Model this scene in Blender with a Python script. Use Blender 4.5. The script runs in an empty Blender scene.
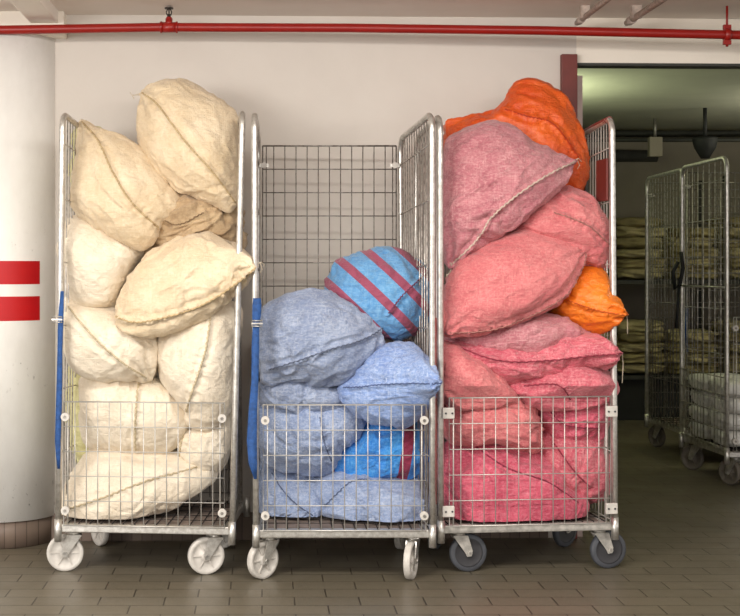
import bpy, bmesh, math, random
import numpy as np
from mathutils import Vector, Matrix, noise
from mathutils.bvhtree import BVHTree

random.seed(7)
scene = bpy.context.scene
PI = math.pi

# ------------------------------------------------------------------ camera
CX, CY, F, CAMZ = 262.0, 265.0, 1340.0, 1.24
cam_d = bpy.data.cameras.new('camera')
cam = bpy.data.objects.new('camera', cam_d)
scene.collection.objects.link(cam)
cam.location = (0, 0, CAMZ)
cam.rotation_euler = (PI / 2, 0, 0)
cam_d.sensor_width = 36
cam_d.lens = F / 740 * 36
cam_d.shift_x = (370 - CX) / 740
cam_d.shift_y = -(308 - CY) / 740
cam_d.clip_start = 0.05
scene.camera = cam

# ------------------------------------------------------------------ light
world = bpy.data.worlds.new('world')
scene.world = world
world.use_nodes = True
wn = world.node_tree
wn.nodes['Background'].inputs[0].default_value = (1.0, 0.965, 0.92, 1)
wn.nodes['Background'].inputs[1].default_value = 1.0

def area(name, loc, rot, sx, sy, power, col):
    d = bpy.data.lights.new(name, 'AREA')
    d.shape = 'RECTANGLE'; d.size = sx; d.size_y = sy
    d.energy = power; d.color = col
    o = bpy.data.objects.new(name, d)
    o.location = loc; o.rotation_euler = rot
    scene.collection.objects.link(o)
    return o

# added unseen overhead fill aimed at the sacks, and daylight from the open side on the left behind the viewer
area('overhead_fill', (0.3, 3.3, 2.33), (math.radians(24), 0, 0), 3.4, 0.35, 80, (1.0, 0.95, 0.88))
area('daylight_opening', (-3.2, 0.4, 2.1), (math.radians(62), 0, math.radians(-36)), 2.2, 1.8, 190, (1.0, 0.96, 0.91))
# greenish tube at the ceiling of the back room, just behind the wall
area('back_room_tube', (1.55, 8.6, 1.92), (math.radians(180), math.radians(12), 0), 0.2, 0.9, 20.0, (0.92, 1.0, 0.66))
area('back_room_fill', (4.6, 8.8, 1.9), (math.radians(180), 0, 0), 1.4, 0.3, 50, (1.0, 0.97, 0.80))  # unseen uplight added to brighten the back room ceiling and shelves

scene.view_settings.view_transform = 'Standard'
scene.view_settings.look = 'None'
scene.view_settings.gamma = 1
scene.view_settings.exposure = 0.30
scene.view_settings.use_curve_mapping = False

# ------------------------------------------------------------------ helpers
def P(px, py, Y):
    return Vector(((px - CX) / F * Y, Y, CAMZ - (py - CY) / F * Y))

def lin(c):
    r = []
    for v in c[:3]:
        v = v / 255.0
        r.append(v / 12.92 if v <= 0.04045 else ((v + 0.055) / 1.055) ** 2.4)
    return (r[0], r[1], r[2], 1)

def new_mat(name):
    m = bpy.data.materials.new(name)
    m.use_nodes = True
    return m, m.node_tree, m.node_tree.nodes['Principled BSDF']

def N(nt, t, **kw):
    n = nt.nodes.new(t)
    for k, v in kw.items():
        if k in n.inputs.keys():
            n.inputs[k].default_value = v
        else:
            setattr(n, k, v)
    return n

def coords(nt, scale=None, kind='Object'):
    tc = nt.nodes.new('ShaderNodeTexCoord')
    if scale is None:
        return tc.outputs[kind]
    mp = nt.nodes.new('ShaderNodeMapping')
    mp.inputs['Scale'].default_value = scale
    nt.links.new(tc.outputs[kind], mp.inputs[0])
    return mp.outputs[0]

def mixc(nt, fac, a, b, blend='MIX'):
    m = nt.nodes.new('ShaderNodeMix'); m.data_type = 'RGBA'; m.blend_type = blend
    for s, v in ((m.inputs[0], fac), (m.inputs[6], a), (m.inputs[7], b)):
        if hasattr(v, 'links') or isinstance(v, bpy.types.NodeSocket):
            nt.links.new(v, s)
        else:
            s.default_value = v
    return m.outputs[2]

def ramp(nt, src, p0, p1, c0=(0, 0, 0, 1), c1=(1, 1, 1, 1)):
    r = nt.nodes.new('ShaderNodeValToRGB')
    r.color_ramp.elements[0].position = p0; r.color_ramp.elements[0].color = c0
    r.color_ramp.elements[1].position = p1; r.color_ramp.elements[1].color = c1
    nt.links.new(src, r.inputs[0])
    return r.outputs[0]

def noise_n(nt, vec, scale, detail=3, rough=0.5, dist=0):
    n = nt.nodes.new('ShaderNodeTexNoise')
    n.inputs['Scale'].default_value = scale
    n.inputs['Detail'].default_value = detail
    n.inputs['Roughness'].default_value = rough
    n.inputs['Distortion'].default_value = dist
    nt.links.new(vec, n.inputs['Vector'])
    return n.outputs[0]

def bump(nt, h, strength, dist, bsdf, prev=None):
    b = nt.nodes.new('ShaderNodeBump')
    b.inputs['Strength'].default_value = strength
    b.inputs['Distance'].default_value = dist
    nt.links.new(h, b.inputs['Height'])
    if prev is not None:
        nt.links.new(prev, b.inputs['Normal'])
    nt.links.new(b.outputs[0], bsdf.inputs['Normal'])
    return b.outputs[0]

def simple(name, col, rough=0.6, metal=0.0, var=0.12, scale=9, bmp=0.0, spec=0.5):
    m, nt, b = new_mat(name)
    v = coords(nt)
    n = noise_n(nt, v, scale, 4, 0.6)
    c = lin(col); d = tuple(x * (1 - var * 2) for x in c[:3]) + (1,)
    nt.links.new(mixc(nt, ramp(nt, n, 0.35, 0.65), d, c), b.inputs['Base Color'])
    b.inputs['Roughness'].default_value = rough
    b.inputs['Metallic'].default_value = metal
    b.inputs['Specular IOR Level'].default_value = spec
    if bmp:
        bump(nt, n, bmp, 0.01, b)
    return m

# ---- metals
def metal(name, c_hi, c_lo, rough):
    m, nt, b = new_mat(name)
    v = coords(nt)
    n = noise_n(nt, v, 40, 5, 0.65)
    nt.links.new(mixc(nt, ramp(nt, n, 0.38, 0.6), lin(c_lo), lin(c_hi)), b.inputs['Base Color'])
    b.inputs['Metallic'].default_value = 0.75
    nt.links.new(ramp(nt, n, 0.3, 0.7, (rough + .12,) * 3 + (1,), (rough,) * 3 + (1,)), b.inputs['Roughness'])
    return m
M = {}
M['chrome'] = metal('galvanised_steel', (216, 213, 207), (186, 181, 174), 0.30)
M['wire'] = metal('zinc_wire', (205, 200, 193), (150, 145, 138), 0.36)
M['dark_wire'] = metal('dull_wire', (160, 156, 150), (118, 112, 106), 0.42)
M['white_wire'] = simple('pale_coated_wire', (206, 202, 195), 0.38, 0.45)
M['rail'] = simple('scuffed_white_rail', (205, 200, 192), 0.42, 0.25, 0.22, 30)
M['white_plastic'] = simple('white_nylon', (208, 202, 194), 0.45, 0, 0.10, 20)
M['tan_wheel'] = simple('brownish_wheel', (112, 104, 94), 0.6, 0, 0.1, 20)
M['grey_rubber'] = simple('grey_rubber', (78, 80, 86), 0.6, 0, 0.1, 20)
M['dark_hub'] = simple('dark_hub', (58, 57, 60), 0.6, 0, 0.1, 20)
M['blue_strap'] = simple('blue_webbing', (42, 86, 150), 0.75, 0, 0.2, 60, 0.3)
M['red_strap'] = simple('red_webbing', (190, 25, 30), 0.7, 0, 0.15, 60)
M['black'] = simple('black_webbing', (22, 22, 24), 0.7, 0, 0.1, 30)
M['maroon'] = simple('maroon_paint', (112, 44, 38), 0.5, 0, 0.1, 12)
M['red_paint'] = simple('red_pipe_paint', (152, 24, 17), 0.34, 0, 0.08, 12)
M['brass'] = simple('dull_bronze', (52, 46, 42), 0.45, 0.5, 0.2, 30)
M['cord'] = simple('pale_cord', (206, 192, 170), 0.9, 0, 0.1, 80)
M['board'] = simple('worn_base_board', (150, 134, 124), 0.7, 0, 0.22, 14)
M['black_wire'] = simple('dark_base_wire', (52, 46, 44), 0.5, 0.3)
M['dark_metal'] = simple('dark_grey_metal', (66, 66, 62), 0.6, 0.3)
M['bin'] = simple('under_shelf_shade', (26, 26, 26), 0.7)  # near-black colour standing in for the shade under the rack
M['conduit'] = simple('painted_conduit', (196, 178, 166), 0.5, 0.1, 0.2, 40)
M['pink_strip'] = simple('pale_pink_jamb', (178, 158, 152), 0.6)
M['linen_white'] = simple('white_wrapped_linen', (245, 243, 238), 0.45, 0, 0.12, 14, 0.6)
M['blanket_olive'] = simple('olive_blanket', (166, 152, 108), 0.9, 0, 0.15, 10, 0.5)
M['blanket_beige'] = simple('beige_blanket', (190, 176, 132), 0.9, 0, 0.15, 10, 0.5)
M['tape'] = simple('red_tape', (196, 12, 22), 0.4, 0, 0.06, 6)

# ---- fabrics
def fabric(name, base, dark, light, rough=0.85, weave=260, fleck=0.35, sheen=0.2, stripes=None, bmpd=0.004, spec=0.3, coat=0.0):
    m, nt, b = new_mat(name)
    v = coords(nt)
    big = noise_n(nt, v, 4.5, 5, 0.6, 0.4)
    fine = noise_n(nt, coords(nt, (1, 1, 2.2)), 70, 4, 0.7)
    col = mixc(nt, ramp(nt, big, 0.35, 0.68), lin(dark), lin(base))
    col = mixc(nt, ramp(nt, fine, 0.45, 0.8, (0, 0, 0, 1), (fleck,) * 3 + (1,)), col, lin(light))
    stA = noise_n(nt, coords(nt, (150, 150, 9)), 1.0, 3, 0.6)
    stB = noise_n(nt, coords(nt, (9, 150, 150)), 1.0, 3, 0.6)
    wear = noise_n(nt, v, 7.0, 5, 0.7, 0.8)
    mx = N(nt, 'ShaderNodeMath', operation='MAXIMUM'); nt.links.new(stA, mx.inputs[0]); nt.links.new(stB, mx.inputs[1])
    mu = N(nt, 'ShaderNodeMath', operation='MULTIPLY'); nt.links.new(ramp(nt, mx.outputs[0], 0.5, 0.72, (0, 0, 0, 1), (fleck * 1.1,) * 3 + (1,)), mu.inputs[0])
    nt.links.new(ramp(nt, wear, 0.38, 0.6, (.25, .25, .25, 1), (1, 1, 1, 1)), mu.inputs[1])
    col = mixc(nt, mu.outputs[0], col, lin(light))
    mn = N(nt, 'ShaderNodeMath', operation='MINIMUM'); nt.links.new(stA, mn.inputs[0]); nt.links.new(stB, mn.inputs[1])
    col = mixc(nt, ramp(nt, mn.outputs[0], 0.28, 0.42, (.45, .45, .45, 1), (0, 0, 0, 1)), col, lin(dark))
    if stripes:
        ang, period, width, phase, scol = stripes
        mp = nt.nodes.new('ShaderNodeMapping')
        mp.inputs['Rotation'].default_value = (0, ang, 0)
        nt.links.new(v, mp.inputs[0])
        sx = nt.nodes.new('ShaderNodeSeparateXYZ'); nt.links.new(mp.outputs[0], sx.inputs[0])
        ad = N(nt, 'ShaderNodeMath', operation='ADD'); nt.links.new(sx.outputs[0], ad.inputs[0]); ad.inputs[1].default_value = phase
        md = N(nt, 'ShaderNodeMath', operation='PINGPONG'); nt.links.new(ad.outputs[0], md.inputs[0]); md.inputs[1].default_value = period / 2
        lt = N(nt, 'ShaderNodeMath', operation='LESS_THAN'); nt.links.new(md.outputs[0], lt.inputs[0]); lt.inputs[1].default_value = width / 2
        col = mixc(nt, lt.outputs[0], col, lin(scol))
    nt.links.new(col, b.inputs['Base Color'])
    b.inputs['Roughness'].default_value = rough
    b.inputs['Specular IOR Level'].default_value = spec
    b.inputs['Sheen Weight'].default_value = sheen
    b.inputs['Coat Weight'].default_value = coat
    b.inputs['Coat Roughness'].default_value = 0.35
    crum = noise_n(nt, coords(nt, (1, 1, 1.6)), 17, 6, 0.62, 1.2)
    rn = nt.nodes.new('ShaderNodeTexNoise'); rn.noise_type = 'RIDGED_MULTIFRACTAL'
    rn.inputs['Scale'].default_value = 11; rn.inputs['Detail'].default_value = 4; rn.inputs['Roughness'].default_value = .5; rn.inputs['Distortion'].default_value = .8
    nt.links.new(coords(nt, (1, 1, 1.5)), rn.inputs['Vector'])
    p0 = bump(nt, rn.outputs[0], 0.32, 0.012, b)
    p = bump(nt, crum, 0.62, 0.02, b, p0)
    w1 = nt.nodes.new('ShaderNodeTexWave'); w1.inputs['Scale'].default_value = weave / 6.28; w1.bands_direction = 'X'
    w2 = nt.nodes.new('ShaderNodeTexWave'); w2.inputs['Scale'].default_value = weave / 6.28; w2.bands_direction = 'Z'
    nt.links.new(v, w1.inputs[0]); nt.links.new(v, w2.inputs[0])
    am = N(nt, 'ShaderNodeMath', operation='MULTIPLY'); nt.links.new(w1.outputs[1], am.inputs[0]); nt.links.new(w2.outputs[1], am.inputs[1])
    bump(nt, am.outputs[0], 0.3, 0.0015, b, p)
    return m
FB = {
 'cream':   fabric('cream_sacking', (232, 212, 182), (212, 188, 152), (244, 234, 214)),
 'white':   fabric('off_white_sacking', (240, 228, 208), (226, 210, 186), (250, 242, 228)),
 'brown':   fabric('soiled_cream_sacking', (196, 170, 134), (156, 128, 96), (214, 192, 160)),
 'yellow':  fabric('pale_yellow_sacking', (226, 220, 160), (206, 198, 146), (236, 232, 190)),
 'mauve':   fabric('faded_mauve_woven', (194, 122, 130), (170, 94, 106), (232, 184, 182), fleck=0.6, rough=0.65),
 'pink':    fabric('faded_pink_woven', (214, 120, 122), (192, 94, 100), (240, 172, 166), fleck=0.5, rough=0.65),
 'rose':    fabric('rose_pink_woven', (208, 98, 112), (178, 66, 86), (238, 172, 174), fleck=0.6, rough=0.62),
 'berry':   fabric('deep_pink_woven', (212, 90, 112), (178, 58, 84), (234, 152, 164), fleck=0.6, rough=0.6),
 'orange':  fabric('orange_plastic_weave', (230, 98, 26), (206, 68, 16), (244, 138, 62), fleck=0.3, rough=0.4, sheen=0, coat=0.25, spec=0.5),
 'amber':   fabric('amber_plastic_weave', (244, 134, 30), (228, 104, 18), (250, 168, 70), fleck=0.3, rough=0.4, sheen=0, coat=0.2, spec=0.5),
 'denim':   fabric('grey_blue_woven', (148, 165, 198), (116, 134, 172), (206, 212, 226), fleck=0.6, rough=0.7),
 'greyblue':fabric('dusty_grey_blue_woven', (144, 157, 184), (112, 126, 158), (194, 200, 214), fleck=0.6, rough=0.7),
 'sky':     fabric('light_blue_woven', (140, 164, 208), (104, 130, 186), (202, 214, 236), fleck=0.6, rough=0.65),
 'striped': fabric('blue_woven_with_maroon_stripes', (104, 162, 208), (76, 136, 192), (164, 202, 226), fleck=0.45, rough=0.6,
                   stripes=(math.radians(46), 0.104, 0.036, 0.022, (152, 74, 98))),
 'striped2':fabric('bright_blue_woven_with_maroon_stripes', (58, 150, 222), (30, 108, 200), (130, 196, 240), fleck=0.45, rough=0.55,
                   stripes=(math.radians(-8), 0.30, 0.045, -0.077, (140, 44, 72))),
}
SEAM = {'berry': (150, 50, 74), 'cream': (202, 176, 134), 'white': (214, 196, 162), 'brown': (130, 106, 78), 'mauve': (214, 190, 176), 'pink': (176, 120, 112),
        'rose': (150, 52, 70), 'denim': (98, 110, 140), 'greyblue': (100, 108, 130), 'sky': (92, 108, 150), 'striped': (120, 60, 90),
        'striped2': (30, 70, 130), 'orange': (190, 60, 20), 'amber': (205, 90, 20), 'yellow': (170, 160, 100)}
SM = {k: simple(k + '_seam_thread', v, 0.9, 0, 0.2, 120) for k, v in SEAM.items()}

# ---- setting materials
def wall_mat(name, col, dirt):
    m, nt, b = new_mat(name)
    v = coords(nt)
    n = noise_n(nt, v, 1.3, 6, 0.6, 0.3)
    n2 = noise_n(nt, v, 60, 4, 0.6)
    nt.links.new(mixc(nt, ramp(nt, n, 0.35, 0.7), lin(dirt), lin(col)), b.inputs['Base Color'])
    b.inputs['Roughness'].default_value = 0.75
    bump(nt, n2, 0.12, 0.004, b)
    return m
M['wall'] = wall_mat('painted_plaster', (214, 207, 199), (205, 197, 189))
M['cream_wall'] = wall_mat('cream_lintel_paint', (238, 230, 218), (230, 221, 208))
M['ceiling'] = wall_mat('ceiling_paint', (238, 230, 222), (230, 220, 210))
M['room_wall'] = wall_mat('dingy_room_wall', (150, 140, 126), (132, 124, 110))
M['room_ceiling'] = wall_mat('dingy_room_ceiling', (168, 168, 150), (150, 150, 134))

def pillar_mat():
    m, nt, b = new_mat('scuffed_white_pillar_paint')
    v = coords(nt)
    n = noise_n(nt, coords(nt, (1, 1, .5)), 3.0, 6, 0.65)
    sp = noise_n(nt, coords(nt, (1.4, 1.4, .8)), 26, 6, 0.7)
    msk = noise_n(nt, v, 3.2, 2, 0.5)
    c = mixc(nt, ramp(nt, n, 0.4, 0.65), lin((232, 229, 224)), lin((246, 244, 240)))
    f = N(nt, 'ShaderNodeMath', operation='MULTIPLY')
    nt.links.new(ramp(nt, sp, 0.62, 0.70), f.inputs[0]); nt.links.new(ramp(nt, msk, 0.5, 0.62), f.inputs[1])
    c = mixc(nt, f.outputs[0], c, lin((150, 146, 142)))
    nt.links.new(c, b.inputs['Base Color']); b.inputs['Roughness'].default_value = 0.5
    bump(nt, n, 0.2, 0.01, b)
    return m
M['pillar'] = pillar_mat()

def brick_mat(name, c1, c2, mortar, bw, rh, ms, rough, offs=0.5, plane='XY'):
    m, nt, b = new_mat(name)
    tc = nt.nodes.new('ShaderNodeTexCoord')
    mp = nt.nodes.new('ShaderNodeMapping')
    if plane == 'XZ':
        mp.inputs['Rotation'].default_value = (math.radians(90), 0, 0)
    nt.links.new(tc.outputs['Object'], mp.inputs[0])
    br = nt.nodes.new('ShaderNodeTexBrick')
    br.offset = offs
    br.inputs['Scale'].default_value = 1.0
    br.inputs['Brick Width'].default_value = bw
    br.inputs['Row Height'].default_value = rh
    br.inputs['Mortar Size'].default_value = ms
    br.inputs['Mortar Smooth'].default_value = 0.3
    br.inputs['Color1'].default_value = lin(c1); br.inputs['Color2'].default_value = lin(c2)
    br.inputs['Mortar'].default_value = lin(mortar)
    nt.links.new(mp.outputs[0], br.inputs[0])
    n = noise_n(nt, mp.outputs[0], 2.2, 6, 0.6, 0.5)
    n2 = noise_n(nt, mp.outputs[0], 35, 4, 0.6)
    c = mixc(nt, ramp(nt, n, 0.3, 0.72), br.outputs[0], mixc(nt, 0.35, br.outputs[0], lin((92, 84, 66))))
    nt.links.new(c, b.inputs['Base Color'])
    nt.links.new(ramp(nt, n, 0.3, 0.7, (rough - .06,) * 3 + (1,), (rough + .14,) * 3 + (1,)), b.inputs['Roughness'])
    inv = N(nt, 'ShaderNodeMath', operation='SUBTRACT'); inv.inputs[0].default_value = 1; nt.links.new(br.outputs[1], inv.inputs[1])
    p = bump(nt, inv.outputs[0], 0.5, 0.002, b)
    bump(nt, n2, 0.08, 0.004, b, p)
    return m
M['floor'] = brick_mat('brown_grey_quarry_tiles', (112, 104, 89), (104, 97, 83), (44, 37, 31), 0.24, 0.122, 0.003, 0.34)
M['skirt'] = brick_mat('brown_skirting_tiles', (128, 110, 98), (116, 98, 88), (78, 64, 56), 0.045, 0.5, 0.002, 0.5, 0.0, 'XZ')

# ------------------------------------------------------------------ mesh builder
class MB:
    def __init__(s): s.v = []; s.f = []; s.sm = []
    def box(s, lo, hi, mat=None):
        b = len(s.v)
        for z in (lo[2], hi[2]):
            for y in (lo[1], hi[1]):
                for x in (lo[0], hi[0]):
                    p = Vector((x, y, z)); s.v.append(mat @ p if mat else p)
        for q in ((0,2,3,1), (4,5,7,6), (0,1,5,4), (2,6,7,3), (0,4,6,2), (1,3,7,5)):
            s.f.append([b + i for i in q]); s.sm.append(False)
        return s
    def tube(s, pts, r, n=6, closed=False, cap=True):
        pts = [Vector(p) for p in pts]; m = len(pts); b = len(s.v)
        rr = r if isinstance(r, (list, tuple)) else [r] * m
        t0 = None; up = None
        for i, p in enumerate(pts):
            if closed: t = pts[(i + 1) % m] - pts[i - 1]
            else: t = pts[min(i + 1, m - 1)] - pts[max(i - 1, 0)]
            if t.length < 1e-9: t = Vector((0, 0, 1))
            t.normalize()
            if up is None:
                up = Vector((0, 0, 1)) if abs(t.z) < 0.9 else Vector((1, 0, 0))
            a = t.cross(up)
            if a.length < 1e-4:
                up = Vector((0.3, 1, 0.1)); a = t.cross(up)
            a.normalize(); c = a.cross(t); up = c
            for k in range(n):
                an = 2 * PI * k / n
                s.v.append(p + (a * math.cos(an) + c * math.sin(an)) * rr[i])
        for i in range(m if closed else m - 1):
            for k in range(n):
                A = b + i * n + k; B = b + i * n + (k + 1) % n
                j = (i + 1) % m
                s.f.append([A, B, b + j * n + (k + 1) % n, b + j * n + k]); s.sm.append(True)
        if cap and not closed:
            s.f.append([b + k for k in range(n)][::-1]); s.sm.append(False)
            s.f.append([b + (m - 1) * n + k for k in range(n)]); s.sm.append(False)
        return s
    def lathe(s, prof, mat, n=28, close=True):
        # prof: list of (radius, height along local z)
        b = len(s.v)
        for (r, h) in prof:
            for k in range(n):
                a = 2 * PI * k / n
                s.v.append(mat @ Vector((r * math.cos(a), r * math.sin(a), h)))
        for i in range(len(prof) - 1):
            for k in range(n):
                s.f.append([b + i * n + k, b + i * n + (k + 1) % n, b + (i + 1) * n + (k + 1) % n, b + (i + 1) * n + k]); s.sm.append(True)
        if close:
            s.f.append([b + k for k in range(n)][::-1]); s.sm.append(False)
            s.f.append([b + (len(prof) - 1) * n + k for k in range(n)]); s.sm.append(False)
        return s
    def prism(s, poly, mat, h):
        # poly in local xy, extruded along local z from 0..h
        b = len(s.v); n = len(poly)
        for z in (0, h):
            for (x, y) in poly: s.v.append(mat @ Vector((x, y, z)))
        s.f.append([b + i for i in range(n)][::-1]); s.sm.append(False)
        s.f.append([b + n + i for i in range(n)]); s.sm.append(False)
        for i in range(n):
            s.f.append([b + i, b + (i + 1) % n, b + n + (i + 1) % n, b + n + i]); s.sm.append(False)
        return s
    def build(s, name, mat, parent=None, bevel=0, loc=None):
        me = bpy.data.meshes.new(name)
        me.from_pydata([tuple(p) for p in s.v], [], s.f)
        bm = bmesh.new(); bm.from_mesh(me)
        bmesh.ops.recalc_face_normals(bm, faces=bm.faces)
        bm.to_mesh(me); bm.free()
        me.polygons.foreach_set('use_smooth', s.sm)
        me.materials.append(mat)
        o = bpy.data.objects.new(name, me)
        scene.collection.objects.link(o)
        if parent is not None: o.parent = parent
        if loc is not None: o.location = loc
        if bevel:
            md = o.modifiers.new('bevel', 'BEVEL'); md.width = bevel; md.segments = 2; md.limit_method = 'ANGLE'
        return o

def tag(o, label, cat, group=None):
    o['label'] = label; o['category'] = cat
    if group: o['group'] = group
    return o
def struct(o):
    o['kind'] = 'structure'; return o
def empty(name, loc, rz=0):
    o = bpy.data.objects.new(name, None); o.empty_display_size = 0.1
    o.location = loc; o.rotation_euler = (0, 0, rz)
    scene.collection.objects.link(o); return o
def copy_tree(o, parent=None):
    c = o.copy(); scene.collection.objects.link(c)
    if parent is not None: c.parent = parent
    for ch in list(o.children): copy_tree(ch, c)
    return c

# ------------------------------------------------------------------ the setting
WA = math.radians(2.0); WY = 6.05
WR = Matrix.Translation((0, WY, 0)) @ Matrix.Rotation(WA, 4, 'Z')   # wall frame: x along, y into wall
CEIL = 2.365; TH = 0.085
def wobj(o): o.matrix_world = WR; return o
OX = 1.432; LZ = 2.160
struct(wobj(MB().box((-4, 0, 0), (OX, TH, CEIL)).build('wall_back', M['wall'])))
struct(wobj(MB().box((OX, 0, LZ), (4.2, TH, CEIL)).build('wall_lintel', M['cream_wall'])))
struct(wobj(MB().box((4.2, 0, 0), (6.5, TH, CEIL)).build('wall_right', M['wall'])))
struct(wobj(MB().box((-4, -0.010, 0), (1.30, -0.0005, 0.125)).build('baseboard_back', M['skirt'])))
struct(MB().box((-5, -1.5, -0.1), (9, 12.2, 0)).build('floor', M['floor']))
struct(wobj(MB().box((-4, -4.6, CEIL), (6.5, TH, CEIL + 0.1)).build('ceiling', M['ceiling'])))
# door trim: maroon post and dark metal edge of the lintel
struct(wobj(MB().box((OX - 0.075, -0.035, 0), (OX - 0.004, 0.0, 2.195)).build('trim_1', M['maroon'], bevel=0.003)))
struct(wobj(MB().box((OX, -0.004, LZ - 0.012), (4.2, TH, LZ)).build('trim_2', M['dark_metal'])))
struct(wobj(MB().box((OX + 0.003, 0.02, 0), (OX + 0.034, TH + 0.02, 2.105)).build('trim_3', M['pink_strip'])))
# back room shell
def roomy(x0, x1, y0, y1, z0, z1, name, m): struct(MB().box((x0, y0, z0), (x1, y1, z1)).build(name, m))
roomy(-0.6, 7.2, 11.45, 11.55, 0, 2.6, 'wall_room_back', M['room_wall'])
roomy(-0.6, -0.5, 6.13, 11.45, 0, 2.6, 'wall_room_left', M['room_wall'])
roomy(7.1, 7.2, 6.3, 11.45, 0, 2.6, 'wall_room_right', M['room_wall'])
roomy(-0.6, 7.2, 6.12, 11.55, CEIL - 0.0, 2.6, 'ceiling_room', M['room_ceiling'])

# ceiling beam on the left running into the pillar
bl = P(23, 0, 5.75).x; br = P(52, 0, 5.75).x
struct(MB().box((bl, 1.6, CEIL - 0.055), (br, WY + 0.0 - 0.03, CEIL + 0.02)).build('ceiling_beam', M['ceiling'], bevel=0.006))

# pillar
PR = 0.27; PXc = P(57, 100, 6.07).x - PR + .012; PYc = 6.1
pil = MB().lathe([(PR, 0.118), (PR, 2.255)], Matrix.Translation((PXc, PYc, 0)), 64)
pil = struct(pil.build('column', M['pillar']))
cap = struct(MB().box((PXc - .4, 5.93, 2.255), (PXc + PR + .04, 6.03, CEIL)).build('ceiling_beam', M['cream_wall'], bevel=0.004))
struct(MB().lathe([(PR - 0.012, 0.0), (PR - 0.012, 0.118)], Matrix.Translation((PXc, PYc, 0)), 64).build('baseboard_column', M['skirt']))
def band(z0, z1, name):
    mb = MB(); a0, a1 = math.radians(-160), math.radians(-41); n = 40; rr = PR + 0.0012
    for i in range(n + 1):
        a = a0 + (a1 - a0) * i / n
        for (z, r) in ((z0, PR - .002), (z0, rr), (z1, rr), (z1, PR - .002)):
            mb.v.append(Vector((PXc + r * math.cos(a), PYc + r * math.sin(a), z)))
    for i in range(n):
        for k in range(4):
            mb.f.append([i * 4 + k, i * 4 + (k + 1) % 4, (i + 1) * 4 + (k + 1) % 4, (i + 1) * 4 + k]); mb.sm.append(False)
    mb.f.append([0, 1, 2, 3]); mb.sm.append(False); mb.f.append([n * 4 + k for k in (3, 2, 1, 0)]); mb.sm.append(False)
    return mb.build(name, M['tape'])
z = lambda py, Y: CAMZ - (py - CY) / F * Y
tag(band(z(284, 5.95), z(261, 5.95), 'reflective_tape'), 'upper red tape band around the white pillar', 'tape', 'tape bands on the pillar')
tag(band(z(320, 5.95), z(296, 5.95), 'reflective_tape'), 'lower red tape band around the white pillar', 'tape', 'tape bands on the pillar')

# red sprinkler pipe
PY = 5.82
pp = empty('sprinkler_pipe', P(169, 27, PY))
tag(pp, 'long red sprinkler pipe running below the ceiling across the wall', 'pipe')
pin = Matrix.Translation(-Vector(pp.location))
def rel(p): return Vector(p) - pp.location
pts = [P(-160, 34, PY - .02), P(0, 30, PY), P(160, 27.3, PY), P(350, 28, PY), P(540, 30.5, PY), P(740, 35, PY), P(900, 39, PY)]
MB().tube([rel(p) for p in pts], 0.0195, 20).build('pipe_run', M['red_paint'], pp)
c = P(169, 27.3, PY)
tee = MB().tube([rel(c + Vector((-.034, 0, 0))), rel(c + Vector((.034, 0, 0)))], 0.0225, 20)
for sx in (-1, 1):
    tee.tube([rel(c + Vector((sx * .030, 0, 0))), rel(c + Vector((sx * .038, 0, 0)))], 0.0255, 20)
tee.tube([rel(c), rel(c + Vector((0, 0, .038)))], 0.0155, 16)
tee.tube([rel(c + Vector((0, 0, .034))), rel(c + Vector((0, 0, .044)))], 0.012, 16)
tee.build('tee_fitting', M['red_paint'], pp)
sp = MB()
sp.tube([rel(c + Vector((0, 0, .044))), rel(c + Vector((0, 0, .056)))], 0.008, 12)
for sx in (-1, 1):
    sp.tube([rel(c + Vector((sx * .008, 0, .052))), rel(c + Vector((sx * .012, 0, .066))), rel(c + Vector((sx * .004, 0, .082)))], 0.0025, 6)
sp.tube([rel(c + Vector((0, 0, .056))), rel(c + Vector((0, 0, .08)))], 0.0028, 8)
sp.tube([rel(c + Vector((0, 0, .080))), rel(c + Vector((0, 0, .085)))], 0.019, 18)
sp.build('sprinkler_head', M['brass'], pp)
hg = P(727, 34.6, PY)
h = MB()
h.tube([(0, 0, 0.02), (0, 0, CEIL - hg.z)], 0.005, 10)
h.tube([(-.013, 0, 0.0), (.013, 0, 0)], 0.027, 18)
h.box((-.016, -.009, .024), (.016, .009, .042)).box((-.016, -.009, -.044), (.016, .009, -.026))
h.tube([(0, 0, -.026), (0, 0, -.052)], 0.006, 8)
h = h.build('pipe_hanger', M['red_paint'], loc=hg)
tag(h, 'red rod hanger and clamp holding the pipe above the opening', 'hanger')
pz0 = lambda py, Y: CAMZ - (py - CY) / F * Y
# conduits under the ceiling
for (px, py, r, lab) in ((577, 23, .012, 'thin pale conduit on the ceiling, left one'), (627, 24, .014, 'thicker pale conduit on the ceiling, right one')):
    p = P(px, py, 5.96); o = MB()
    zz = pz0(23, 5.96)
    o.tube([(0, 0, 0), (0, -1.6, 0)], r, 12)
    o.tube([(0, -0.04, 0), (0, -0.1, 0)], r * 1.35, 12)
    o.box((-r * 1.6, -.16, -r * .4), (r * 1.6, -.13, CEIL - zz - .0005))
    tag(o.build('ceiling_conduit', M['conduit'], loc=(p.x, p.y, zz)), lab, 'conduit', 'conduits on the ceiling')

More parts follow.
